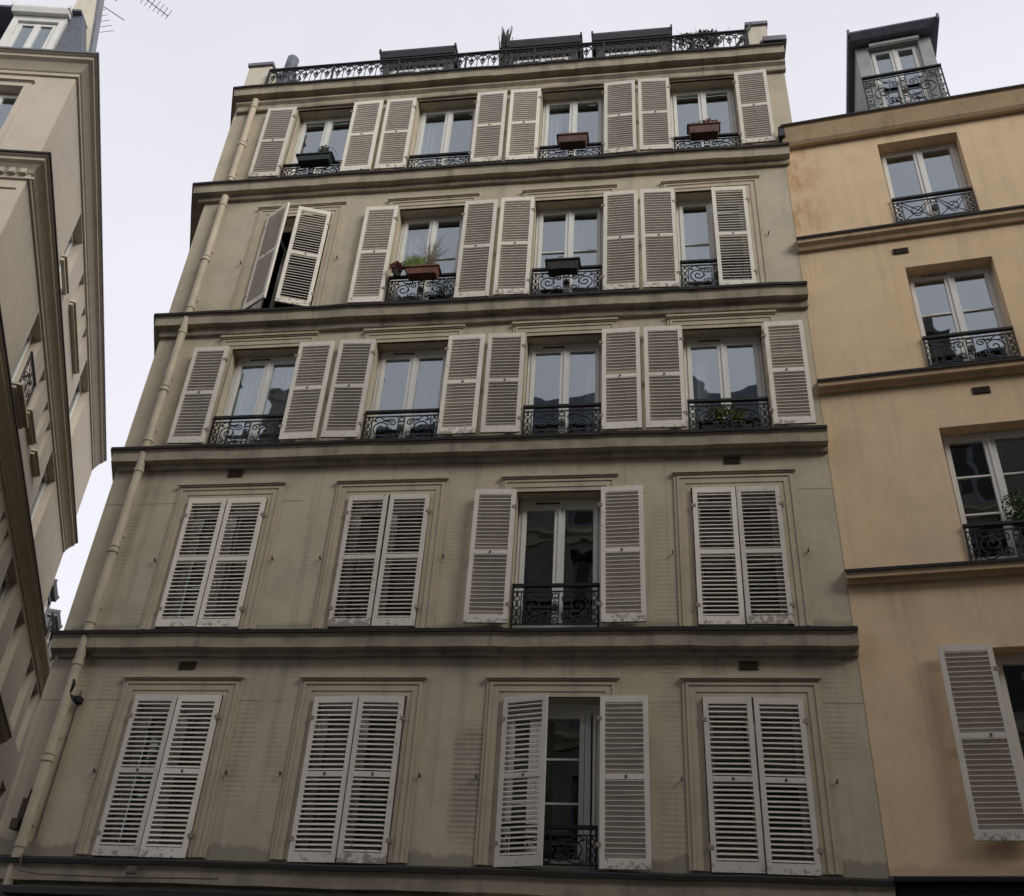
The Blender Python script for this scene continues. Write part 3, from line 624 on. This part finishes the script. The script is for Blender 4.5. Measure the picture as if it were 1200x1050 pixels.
def lcorn(T,P,H,s_end,name='cornice'):
    path=[FP,WC,wpt(SF,s_end,0)]
    m=MB(); m.sweep(path,[(-.02,T-H),(.04,T-H),(.045,T-H+.07),(.07,T-H+.09),(.11,T-H+.16),(.17,T-.19),(P*.78,T-.15),(P*.80,T-.09),(P*.95,T-.07),(P-.012,T-.04),(P-.012,T-.012),(-.02,T+.04)])
    c=part('cornice',m.mesh('cornice_corner',M['cream_trim']),lef)
    d=MB(); d.sweep(path,[(P-.01,T-.05),(P+.012,T-.05),(P+.012,T),(-.015,T+.062),(-.015,T+.045),(P-.01,T-.008)]); sub('drip_edge',d.mesh('drip_edge_corner',M['zinc'] if T>19 else M['drip']),c)
lcorn(19.447,.31,.45,SE-.05); lcorn(16.392,.30,.42,SE-.1); lcorn(13.40,.30,.40,SE); lcorn(10.40,.28,.38,SE); lcorn(7.35,.28,.38,SE); lcorn(4.3,.3,.4,SE)
# dentils on the street front
m=MB(); m.M=FF.M()
for k in range(28): x=-.02-.205*k; m.box(x-.11,x,-.12,-.02,16.03,16.2)
m.box(-6,.12,-.04,0,15.95,16.0); m.box(-6,-.12,-.03,.005,15.70,15.735)
part('dentils',m.mesh('dentils',M['cream_trim']),lef)
fmL,gmL=window_meshes(1.0,1.73,top=.06)
for (a,b,c,d) in FWs:
    if a<-5.9: continue
    w=part('window',fmL,lef,FF,((a+b)/2,.19,c+.005)); sub('pane',gmL,w)
    m=MB(); m.box(a-.18,b+.18,-.08,.0,d+.14,d+.19); m.box(a-.12,a,-.03,.0,c,d+.12); m.box(b,b+.12,-.03,.0,c,d+.12); m.box(a,b,-.03,.0,d,d+.12); m.box(a-.14,b+.14,-.05,0,d+.12,d+.14)
    part('window_surround',m.mesh('hood',M['cream']),lef,FF)
wA=window_meshes(1.0,1.93); wB=window_meshes(1.54,1.93); wN=window_meshes(.42,1.03); wN2=window_meshes(.34,1.03); wC=window_meshes(1.08,1.93)
for (a,b,c,d) in SWv:
    wd=b-a; q=wA if abs(wd-1.02)<.02 else wB if wd>1.5 else wN if abs(wd-.44)<.02 else wC if wd>1.05 else wN2
    w=part('window',q[0],lef,SF,((a+b)/2,.2,c+.005)); sub('pane',q[1],w)
def sill(a,b,z,P=.14,H=.12):
    m=MB(); m.box(a,b,-P,.0,z-.05,z); m.box(a+.04,b-.04,-P*.65,.0,z-H,z-.05); part('window_sill',m.mesh('sill',M['cream_trim']),lef,SF)
for T in (18.94,12.86,9.85,6.8): sill(3.62,4.88,T-1.42,.12,.14)
for T in (18.94,12.86,9.85): sill(5.58,8.45,T-1.06)
sill(5.6,7.0,15.9-1.22); sill(7.3,8.45,15.9-1.22)
LR=railing_mesh(1.2,.95)
for T in (15.9,): part('railing',LR,lef,SF,(4.4,-.16,T-1.95)); sill(3.6,5.2,T-1.95,.3,.12)
# mansard roof, pale sloped gable and dormers
m=MB(); m.M=FF.M()
m.prism([(-6,.05,19.46),(-6,.95,21.05),(-6,5,21.6),(-6,5,19.46)],[(-.42,.05,19.46),(-.95,.95,21.05),(-3.0,5,21.6),(-1.7,5,19.46)])
m.M=SF.M(); m.prism([(1.0,.12,19.46),(1.4,1.2,21.05),(3.0,5,21.6),(1.0,5,19.46)],[(SE-.1,.12,19.46),(SE-.1,1.2,21.05),(SE-.1,5,21.6),(SE-.1,5,19.46)])
part('roof',m.mesh('roof_corner',M['slate']),lef)
m=MB(); m.M=FF.M(); m.prism([(-.04,.30,19.43),(-.62,.30,22.4),(-.78,.30,23.2),(-1.02,.30,23.2),(-1.02,.30,19.43)],[(-.2,.8,19.43),(-.75,.8,22.4),(-.9,.8,23.2),(-1.02,.8,23.2),(-1.02,.8,19.43)])
m2=MB(); m2.M=FF.M(); m2.prism([(.01,.28,19.43),(-.57,.28,22.4),(-.73,.28,23.2),(-.78,.28,23.2),(-.62,.28,22.4),(-.04,.28,19.43)],[(-.15,.82,19.43),(-.70,.82,22.4),(-.85,.82,23.2),(-.9,.82,23.2),(-.75,.82,22.4),(-.2,.82,19.43)])
g=part('gable_wall',m.mesh('gable_wall',M['gable']),lef); sub('flashing',m2.mesh('gable_flashing',M['zinc']),g)
m=MB(); m.M=FF.M(); m.box(-6,-.5,-.12,1.0,21.10,21.16)
m.prism([(-.03,-.02,19.48),(-.70,-.02,19.48),(-.70,-.02,21.10),(-.50,-.02,21.10)],[(-.03,.26,19.48),(-.70,.26,19.48),(-.70,.26,21.10),(-.50,.26,21.10)])
part('slate_cheek',m.mesh('slate_cheek',M['slate']),lef)
dormer(lef,FF,-1.91,-.71,-.05,19.50,21.10,M['white'],name='dormer',over=.04,back=.9)
dormer(lef,FF,-4.4,-3.2,-.05,19.50,21.10,M['white'],name='dormer',over=.04,back=.9)

# lower neighbour further down the side street
far=thing('neighbour_building',tuple(SF.w((19,0,0))),'lower building with blue-grey mansard and small balconies behind the corner building','building')
m=MB(); s0,s1=SE+.05,42
fw_=[(s0+.5+2.0*k,s0+1.6+2.0*k,z,z+1.9) for k in range(12) for z in (11.0,8.0,5.0)]
m.wall(s0,s1,-.3,13.3,fw_,.3,False); m.poly([(s0,0,-.3),(s0,6,-.3),(s0,6,13.3),(s0,0,13.3)]); m.poly([(s0,6,-.3),(s1,6,-.3),(s1,6,13.3),(s0,6,13.3)]); m.poly([(s1,0,-.3),(s1,6,-.3),(s1,6,13.3),(s1,0,13.3)])
part('wall',m.mesh('far_wall',M['cream'],fix=False),far,SF)
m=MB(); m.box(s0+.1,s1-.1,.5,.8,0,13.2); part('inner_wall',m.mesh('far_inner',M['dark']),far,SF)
wF=window_meshes(1.08,1.89)
for (a,b,c,d) in fw_: w=part('window',wF[0],far,SF,((a+b)/2,.18,c+.003)); sub('pane',wF[1],w)
m=MB(); m.sweep([wpt(SF,s0,0),wpt(SF,s1,0)][::1],[(-.02,13.0),(.05,13.0),(.1,13.15),(.26,13.3),(.28,13.4),(-.02,13.46)]); part('cornice',m.mesh('far_cornice',M['cream_trim']),far)
m=MB(); m.prism([(s0,.35,13.4),(s0,.75,16.2),(s0,4,17.0),(s0,4,13.4)],[(s1,.35,13.4),(s1,.75,16.2),(s1,4,17.0),(s1,4,13.4)]); part('roof',m.mesh('far_roof',M['slate']),far,SF)
for k in range(3):
    a=s0+.7+2.3*k; dormer(far,SF,a,a+1.2,.2,13.45,15.4,M['zinc'],back=1.5)
    part('railing',LR,far,SF,(a+.6,-.12,13.45))

# ================================================================== THE BUILDING ACROSS THE STREET (seen mirrored in the panes)
OY=-13.4
opp=thing('opposite_building',(0,OY,0),'dark stone building across the street whose roofline is mirrored in the window panes','building')
OF=Frame((0,OY,0),180)
ow=[(x-.55,x+.55,z,z+1.9) for x in [-35+2.3*k for k in range(21)] for z in (4.6,7.6,10.6,13.6,16.4)]
m=MB(); m.wall(-38,13,-.3,19.0,ow,.3,False); 
for x in (-38,13): m.poly([(x,0,-.3),(x,7,-.3),(x,7,19),(x,0,19)])
part('wall',m.mesh('opposite_wall',M['stone'],fix=False),opp,OF)
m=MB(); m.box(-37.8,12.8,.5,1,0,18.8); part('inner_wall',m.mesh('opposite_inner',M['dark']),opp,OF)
wO=window_meshes(1.08,1.89); wO[0].materials[0]=M['slate']; wO[1].materials[0]=M['dark']
for (a,b,c,d) in ow: w=part('window',wO[0],opp,OF,((a+b)/2,.18,c+.003)); sub('pane',wO[1],w)
for T in (19.05,16.1,10.3): 
    m=MB(); m.sweep([(-38,0),(13,0)],[(-.02,T-.3),(.06,T-.3),(.1,T-.18),(.25,T-.08),(.27,T),(-.02,T+.06)]); part('cornice',m.mesh('opposite_cornice',M['trim']),opp,OF)
m=MB()     # roof of uneven height, x axis runs against the world's
def slope(a,b,z0,z1,d=.5): m.prism([(a,d*.2,19),(a,d,z0),(a,6,z0+.3),(a,6,19)],[(b,d*.2,19),(b,d,z1),(b,6,z1+.3),(b,6,19)])
slope(5.0,9.4,20.8,20.2); slope(2.9,5.0,21.4,21.5); slope(-1.0,2.9,21.75,21.35); slope(-2.05,-1.0,21.3,21.95); slope(-3.9,-2.05,22.2,21.3); slope(-7.6,-3.9,21.3,21.45); slope(-38,-7.6,20.6,20.6); slope(9.4,13,19.3,19.3)
part('roof',m.mesh('opposite_roof',M['slate']),opp,OF)
for x,z in ((12.1,22.2),(-4.7,22.7),(-9.5,22.6)):
    m=MB(); m.box(x-.6,x+.6,.5,1.3,19,z); m.box(x-.7,x+.7,.42,1.38,z-.25,z-.1); m.tube([(x-.2,.9,z),(x-.2,.9,z+.6)],.14,10); part('chimney',m.mesh('opposite_chimney',M['stone']),opp,OF)

# ================================================================== THINGS ON SILLS AND ROOFS
def leaves(m,c,rad_,n,size,flat=.6,seed=0):
    R=random.Random(seed)
    for _ in range(n):
        while True:
            p=Vector((R.uniform(-1,1),R.uniform(-1,1),R.uniform(-1,1)))
            if p.length<=1: break
        p=Vector((c[0]+p.x*rad_[0],c[1]+p.y*rad_[1],c[2]+p.z*rad_[2]))
        a=Vector((R.gauss(0,1),R.gauss(0,1),R.gauss(0,flat))).normalized(); b=a.cross(Vector((R.gauss(0,1),R.gauss(0,1),R.gauss(0,1)))).normalized()
        s=size*R.uniform(.6,1.3); m.poly([p-a*s,p-b*s*.4,p+a*s,p+b*s*.4])
def blades(m,c,w,d,n,h,spread,r=.003,seed=0,bend=.5):
    R=random.Random(seed)
    for _ in range(n):
        x=c[0]+R.uniform(-w,w); y=c[1]+R.uniform(-d,d); hh=h*R.uniform(.5,1.1); dx=R.gauss(0,spread); dy=R.gauss(0,spread*.6)
        m.tube([(x,y,c[2]),(x+dx*.35,y+dy*.35,c[2]+hh*.6),(x+dx,y+dy,c[2]+hh)],r,4,r2=r*.3)
def trough(w,d,h,mat,rim=.018):
    m=MB(); t=.012; k=.88
    def ring(s,z): return [(-w/2*s,-d/2*s,z),(w/2*s,-d/2*s,z),(w/2*s,d/2*s,z),(-w/2*s,d/2*s,z)]
    m.prism(ring(k,0),ring(1,h-.03))
    W,D=w/2+rim,d/2+rim
    m.box(-W,W,-D,-D+.03,h-.03,h); m.box(-W,W,D-.03,D,h-.03,h); m.box(-W,-W+.03,-D+.03,D-.03,h-.03,h); m.box(W-.03,W,-D+.03,D-.03,h-.03,h)
    return m.mesh('box',mat,bevel=.006)
def flowerbox(x,y,z,w,h,mat,label,plants,d=.17,holder=True,fr=WORLD,group=None):
    t=thing('window_box',fr.w((x,y,z)),label,'window box',group); t.rotation_euler.z=fr.a
    sub('trough',trough(w,d,h,mat),t)
    s=MB(); s.box(-w/2+.005,w/2-.005,-d/2+.005,d/2-.005,h-.035,h-.02); sub('soil',s.mesh('soil',M['soil']),t)
    for nm,fn,mt in plants:
        m=MB(); fn(m); sub(nm,m.mesh(nm,mt,fix=False),t)
    if holder:
        m=MB()
        for sx in (-.32,.32): m.tube([(sx*w,d/2+.005,-.03),(sx*w,-d/2-.012,-.03),(sx*w,-d/2-.012,.08)],.006,5); m.tube([(sx*w,d/2+.005,-.03),(sx*w,d/2+.02,h*.8)],.006,5)
        m.tube([(-.32*w,d/2+.005,-.03),(.32*w,d/2+.005,-.03)],.006,5)
        sub('holder',m.mesh('holder',M['iron']),t)
    return t
flowerbox(-5.56,-.145,15.285,.60,.155,M['greenbox'],'dark green window box with a small bush, on the top-floor rail nearest the downpipe',[('bush',lambda m:leaves(m,(.14,-.05,.24),(.10,.07,.13),320,.022,seed=1),M['darkleaf']),('sprigs',lambda m:leaves(m,(-.12,-.05,.16),(.15,.05,.04),60,.018,seed=21),M['leaf']),('wire_hoop',lambda m:m.tube([(.2+.16*cos(pi*k/10),0,.14+.24*sin(pi*k/10)) for k in range(11)],.004,4),M['iron'])])
flowerbox(-1.19,-.15,15.28,.48,.185,M['brownbox'],'brown window box with sparse dry stems, between two pairs of top-floor shutters',[('stems',lambda m:(blades(m,(-.12,-.05,.17),.08,.03,16,.16,.03,seed=2),leaves(m,(.02,-.05,.19),(.18,.05,.03),50,.018,seed=22)),M['brownleaf'])])
flowerbox(.92,-.15,15.285,.49,.20,M['brownbox'],'brown window box with faded pink flowers, on the top-floor rail nearest the yellow building',[('flowers',lambda m:leaves(m,(.1,-.06,.25),(.13,.06,.05),110,.024,seed=3),M['flower']),('leaves',lambda m:leaves(m,(.02,-.06,.22),(.21,.06,.045),190,.02,seed=4),M['brownleaf'])])
flowerbox(-3.40,-.14,12.49,.50,.15,M['terracotta'],'terracotta window box with a green grass tuft and dry grey twigs',[('grass_tuft',lambda m:(blades(m,(-.12,-.05,.12),.12,.05,420,.25,.075,.0042,seed=5),blades(m,(-.16,-.08,.12),.1,.02,60,.12,.06,.004,seed=25)),M['grass']),('twigs',lambda m:(blades(m,(.10,-.03,.12),.05,.03,70,.62,.15,.0042,seed=6),leaves(m,(.13,-.04,.5),(.13,.08,.15),120,.013,seed=26)),M['dry'])])
flowerbox(-1.275,-.14,12.43,.48,.19,M['blackbox'],'black window box with almost bare soil, on the second-row rail between open shutters',[('sprout',lambda m:leaves(m,(-.03,-.05,.22),(.06,.04,.05),60,.018,seed=7),M['darkleaf'])])
flowerbox(.93,.09,9.53,.66,.19,M['blackbox'],'black planter of yellow-green leaves on the ledge behind a balcony rail',[('leaves',lambda m:(leaves(m,(0,-.05,.33),(.27,.07,.13),620,.028,seed=8)),M['leafyellow'])],d=.14,holder=False)
t=thing('flower_pot',(-3.80,-.13,12.52),'small pot with a reddish drooping plant beside the terracotta window box','flower pot')
m=MB(); m.prism([(.05*cos(a*pi/6),.05*sin(a*pi/6),0) for a in range(12)],[(.07*cos(a*pi/6),.07*sin(a*pi/6),.13) for a in range(12)]); sub('pot',m.mesh('pot',M['blackbox']),t)
m=MB(); leaves(m,(0,-.03,.17),(.13,.07,.11),240,.03,seed=9); sub('leaves',m.mesh('red_leaves',M['redleaf'],fix=False),t)
t=thing('flower_pot',YF.w((2.12,-.02,7.52)),'pot of leafy green foliage behind the dark railing of the yellow building','flower pot')
m=MB(); m.prism([(.11*cos(a*pi/6),.09+.08*sin(a*pi/6),0) for a in range(12)],[(.14*cos(a*pi/6),.09+.085*sin(a*pi/6),.24) for a in range(12)]); sub('pot',m.mesh('pot2',M['brownbox']),t)
m=MB(); leaves(m,(-.12,.08,.62),(.16,.07,.28),300,.032,seed=10); leaves(m,(.15,.08,.55),(.18,.07,.3),330,.034,seed=11); blades(m,(0,.09,.2),.06,.03,16,.7,.12,.005,seed=3); sub('foliage',m.mesh('pot_foliage',M['leaf'],fix=False),t)
# roof terrace
t=thing('roof_vent',(-6.83,.42,17.56),'grey rounded vent pipe on a lumpy base behind the roof railing, left end','vent')
m=MB(); m.tube([(.0,0,.7),(.0,0,1.35),(0.01,0,1.62)],.115,14); m.tube([(0.01,0,1.62),(.012,0,1.68)],.115,14,r2=.07); sub('pipe',m.mesh('vent_pipe',M['slate'],smooth=True),t)
m=MB()
for z,w in ((.0,.36),(.28,.33),(.5,.27),(.68,.2),(.82,.15)): m.prism([(w*cos(a*pi/5+z)+.02,.8*w*sin(a*pi/5+z),z) for a in range(10)],[(.86*w*cos(a*pi/5+z)+.02,.7*w*sin(a*pi/5+z),z+.26) for a in range(10)])
leaves(m,(.05,-.05,.75),(.3,.2,.4),200,.05,seed=12)
sub('base',m.mesh('vent_base',M['slate'],fix=False),t)
t=thing('roof_plant',(-2.62,.46,17.56),'spiky dark plant poking up beside a grey dormer on the roof','plant')
m=MB(); m.prism([(.12*cos(a*pi/5),.12*sin(a*pi/5),0) for a in range(10)],[(.16*cos(a*pi/5),.16*sin(a*pi/5),.35) for a in range(10)]); sub('pot',m.mesh('roof_pot',M['blackbox']),t)
m=MB(); blades(m,(0,0,.3),.06,.06,110,1.70,.05,.022,seed=13); leaves(m,(0,0,1.25),(.08,.08,.6),520,.055,flat=2,seed=14); sub('foliage',m.mesh('spiky_leaves',M['darkleaf'],fix=False),t)
t=thing('roof_plant',(1.02,.28,17.56),'brownish climbing shrub tangled in the roof railing near the right end wall','plant')
m=MB(); m.prism([(.16*cos(a*pi/5),.16*sin(a*pi/5),0) for a in range(10)],[(.2*cos(a*pi/5),.2*sin(a*pi/5),.35) for a in range(10)]); sub('pot',m.mesh('shrub_pot',M['blackbox']),t)
m=MB(); leaves(m,(-.1,-.05,.82),(.42,.16,.24),420,.042,seed=15); leaves(m,(.18,-.02,.95),(.22,.14,.2),200,.04,seed=16); blades(m,(0,0,.3),.2,.05,30,.8,.25,.006,seed=17); sub('foliage',m.mesh('shrub_leaves',M['brownleaf'],fix=False),t)
# TV antennas on masts above the corner building
def antenna(base,P0,P1,n,el,label):
    P0,P1=Vector(P0),Vector(P1); d=(P1-P0).normalized(); s=d.cross(Vector((0,0,1))).normalized()
    B=Vector(base); t=thing('tv_antenna',base,label,'antenna','tv antennas')
    m=MB(); top=Vector((B.x,B.y,P0.z+.15)); m.tube([(0,0,0),top-B],.018,8); sub('mast',m.mesh('mast',M['zinc']),t)
    m=MB(); a=Vector((B.x,B.y,P0.z)); m.tube([a-B-d*.1,P1-B],.011,6); sub('boom',m.mesh('boom',M['zinc']),t)
    m=MB(); L=(P1-a).length
    for k in range(n):
        c=a+d*L*(.99-.82*k/n)-B; h=el*(.8+.4*k/n); m.tube([c-s*h,c+s*h],.0065,5)
    sub('elements',m.mesh('elements',M['zinc']),t)
antenna((-12.55,.95,22.5),(-12.0,.72,23.0),(-11.97,1.52,23.0),5,.22,'rod antenna with few spaced prongs, nearer the cream gable')
antenna((-11.55,.62,22.3),(-11.3,1.0,23.0),(-10.89,1.517,23.0),9,.20,'rod antenna with many short prongs, farther out over the sky')

# ================================================================== GROUND
m=MB(); m.poly([(-1500,-1500,-.14),(1500,-1500,-.14),(1500,1500,-.14),(-1500,1500,-.14)]); solo('ground',m.mesh('ground',M['asphalt'],fix=False),kind='structure')
m=MB(); m.box(-7.3,10,-2.0,-.002,-.13,0.0); solo('pavement',m.mesh('pavement',M['paving'],bevel=.02),kind='structure')
m=MB(); m.box(-14,38,OY+.002,-10.2,-.13,0.0); solo('pavement',m.mesh('pavement_opposite',M['paving'],bevel=.02),kind='structure')

# ================================================================== LIGHT
EL,AZ=30,130            # sun behind thin cloud, high over the camera's shoulder
w=bpy.data.worlds.new('World'); sc.world=w; w.use_nodes=True; nt=w.node_tree; nt.nodes.clear()
N=nt.nodes.new; Lk=nt.links.new
out=N('ShaderNodeOutputWorld'); bg=N('ShaderNodeBackground'); Lk(bg.outputs[0],out.inputs[0]); bg.inputs['Strength'].default_value=.1
sky=N('ShaderNodeTexSky'); sky.sky_type='NISHITA'; sky.sun_disc=False; sky.sun_elevation=rad(EL); sky.sun_rotation=rad(AZ); sky.dust_density=4; sky.air_density=1.5
hs=N('ShaderNodeHueSaturation'); hs.inputs['Saturation'].default_value=.12; Lk(sky.outputs[0],hs.inputs['Color'])
tc=N('ShaderNodeTexCoord')
dt=N('ShaderNodeVectorMath'); dt.operation='DOT_PRODUCT'; Lk(tc.outputs['Generated'],dt.inputs[0])
dt.inputs[1].default_value=(0,-cos(rad(40)),sin(rad(40)))  # thinner cloud ahead of the camera than behind it
mr=N('ShaderNodeMapRange'); mr.inputs[1].default_value=-.6; mr.inputs[2].default_value=.8; mr.inputs[3].default_value=1.12; mr.inputs[4].default_value=.95; mr.interpolation_type='SMOOTHSTEP'; Lk(dt.outputs['Value'],mr.inputs[0])
nz=N('ShaderNodeTexNoise'); nz.inputs['Scale'].default_value=1.7; nz.inputs['Detail'].default_value=4; Lk(tc.outputs['Generated'],nz.inputs['Vector'])
mn=N('ShaderNodeMapRange'); mn.inputs[1].default_value=.3; mn.inputs[2].default_value=.7; mn.inputs[3].default_value=.90; mn.inputs[4].default_value=1.05; Lk(nz.outputs['Fac'],mn.inputs[0])
mu=N('ShaderNodeMath'); mu.operation='MULTIPLY'; Lk(mr.outputs[0],mu.inputs[0]); Lk(mn.outputs[0],mu.inputs[1])
mx=N('ShaderNodeMix'); mx.data_type='RGBA'; mx.inputs[0].default_value=.85; Lk(hs.outputs[0],mx.inputs[6]); mx.inputs[7].default_value=(8.75,8.65,9.4,1)
sc_=N('ShaderNodeVectorMath'); sc_.operation='SCALE'; Lk(mx.outputs[2],sc_.inputs[0]); Lk(mu.outputs[0],sc_.inputs['Scale']); Lk(sc_.outputs[0],bg.inputs['Color'])
sun=bpy.data.lights.new('sun','SUN'); sun.energy=2.2; sun.angle=rad(29); sun.color=(1,.95,.86)
so=bpy.data.objects.new('sun',sun); COL.objects.link(so)
dv=-Vector((sin(rad(AZ))*cos(rad(EL)),cos(rad(AZ))*cos(rad(EL)),sin(rad(EL)))); so.rotation_euler=dv.to_track_quat('-Z','Y').to_euler(); so.location=(0,-20,40)
sc.view_settings.view_transform='Standard'; sc.view_settings.look='None'; sc.view_settings.exposure=.08; sc.view_settings.gamma=1
sc.cycles.max_bounces=8; sc.cycles.diffuse_bounces=5; sc.cycles.transparent_max_bounces=12
try: sc.cycles.use_denoising=True
except Exception: pass
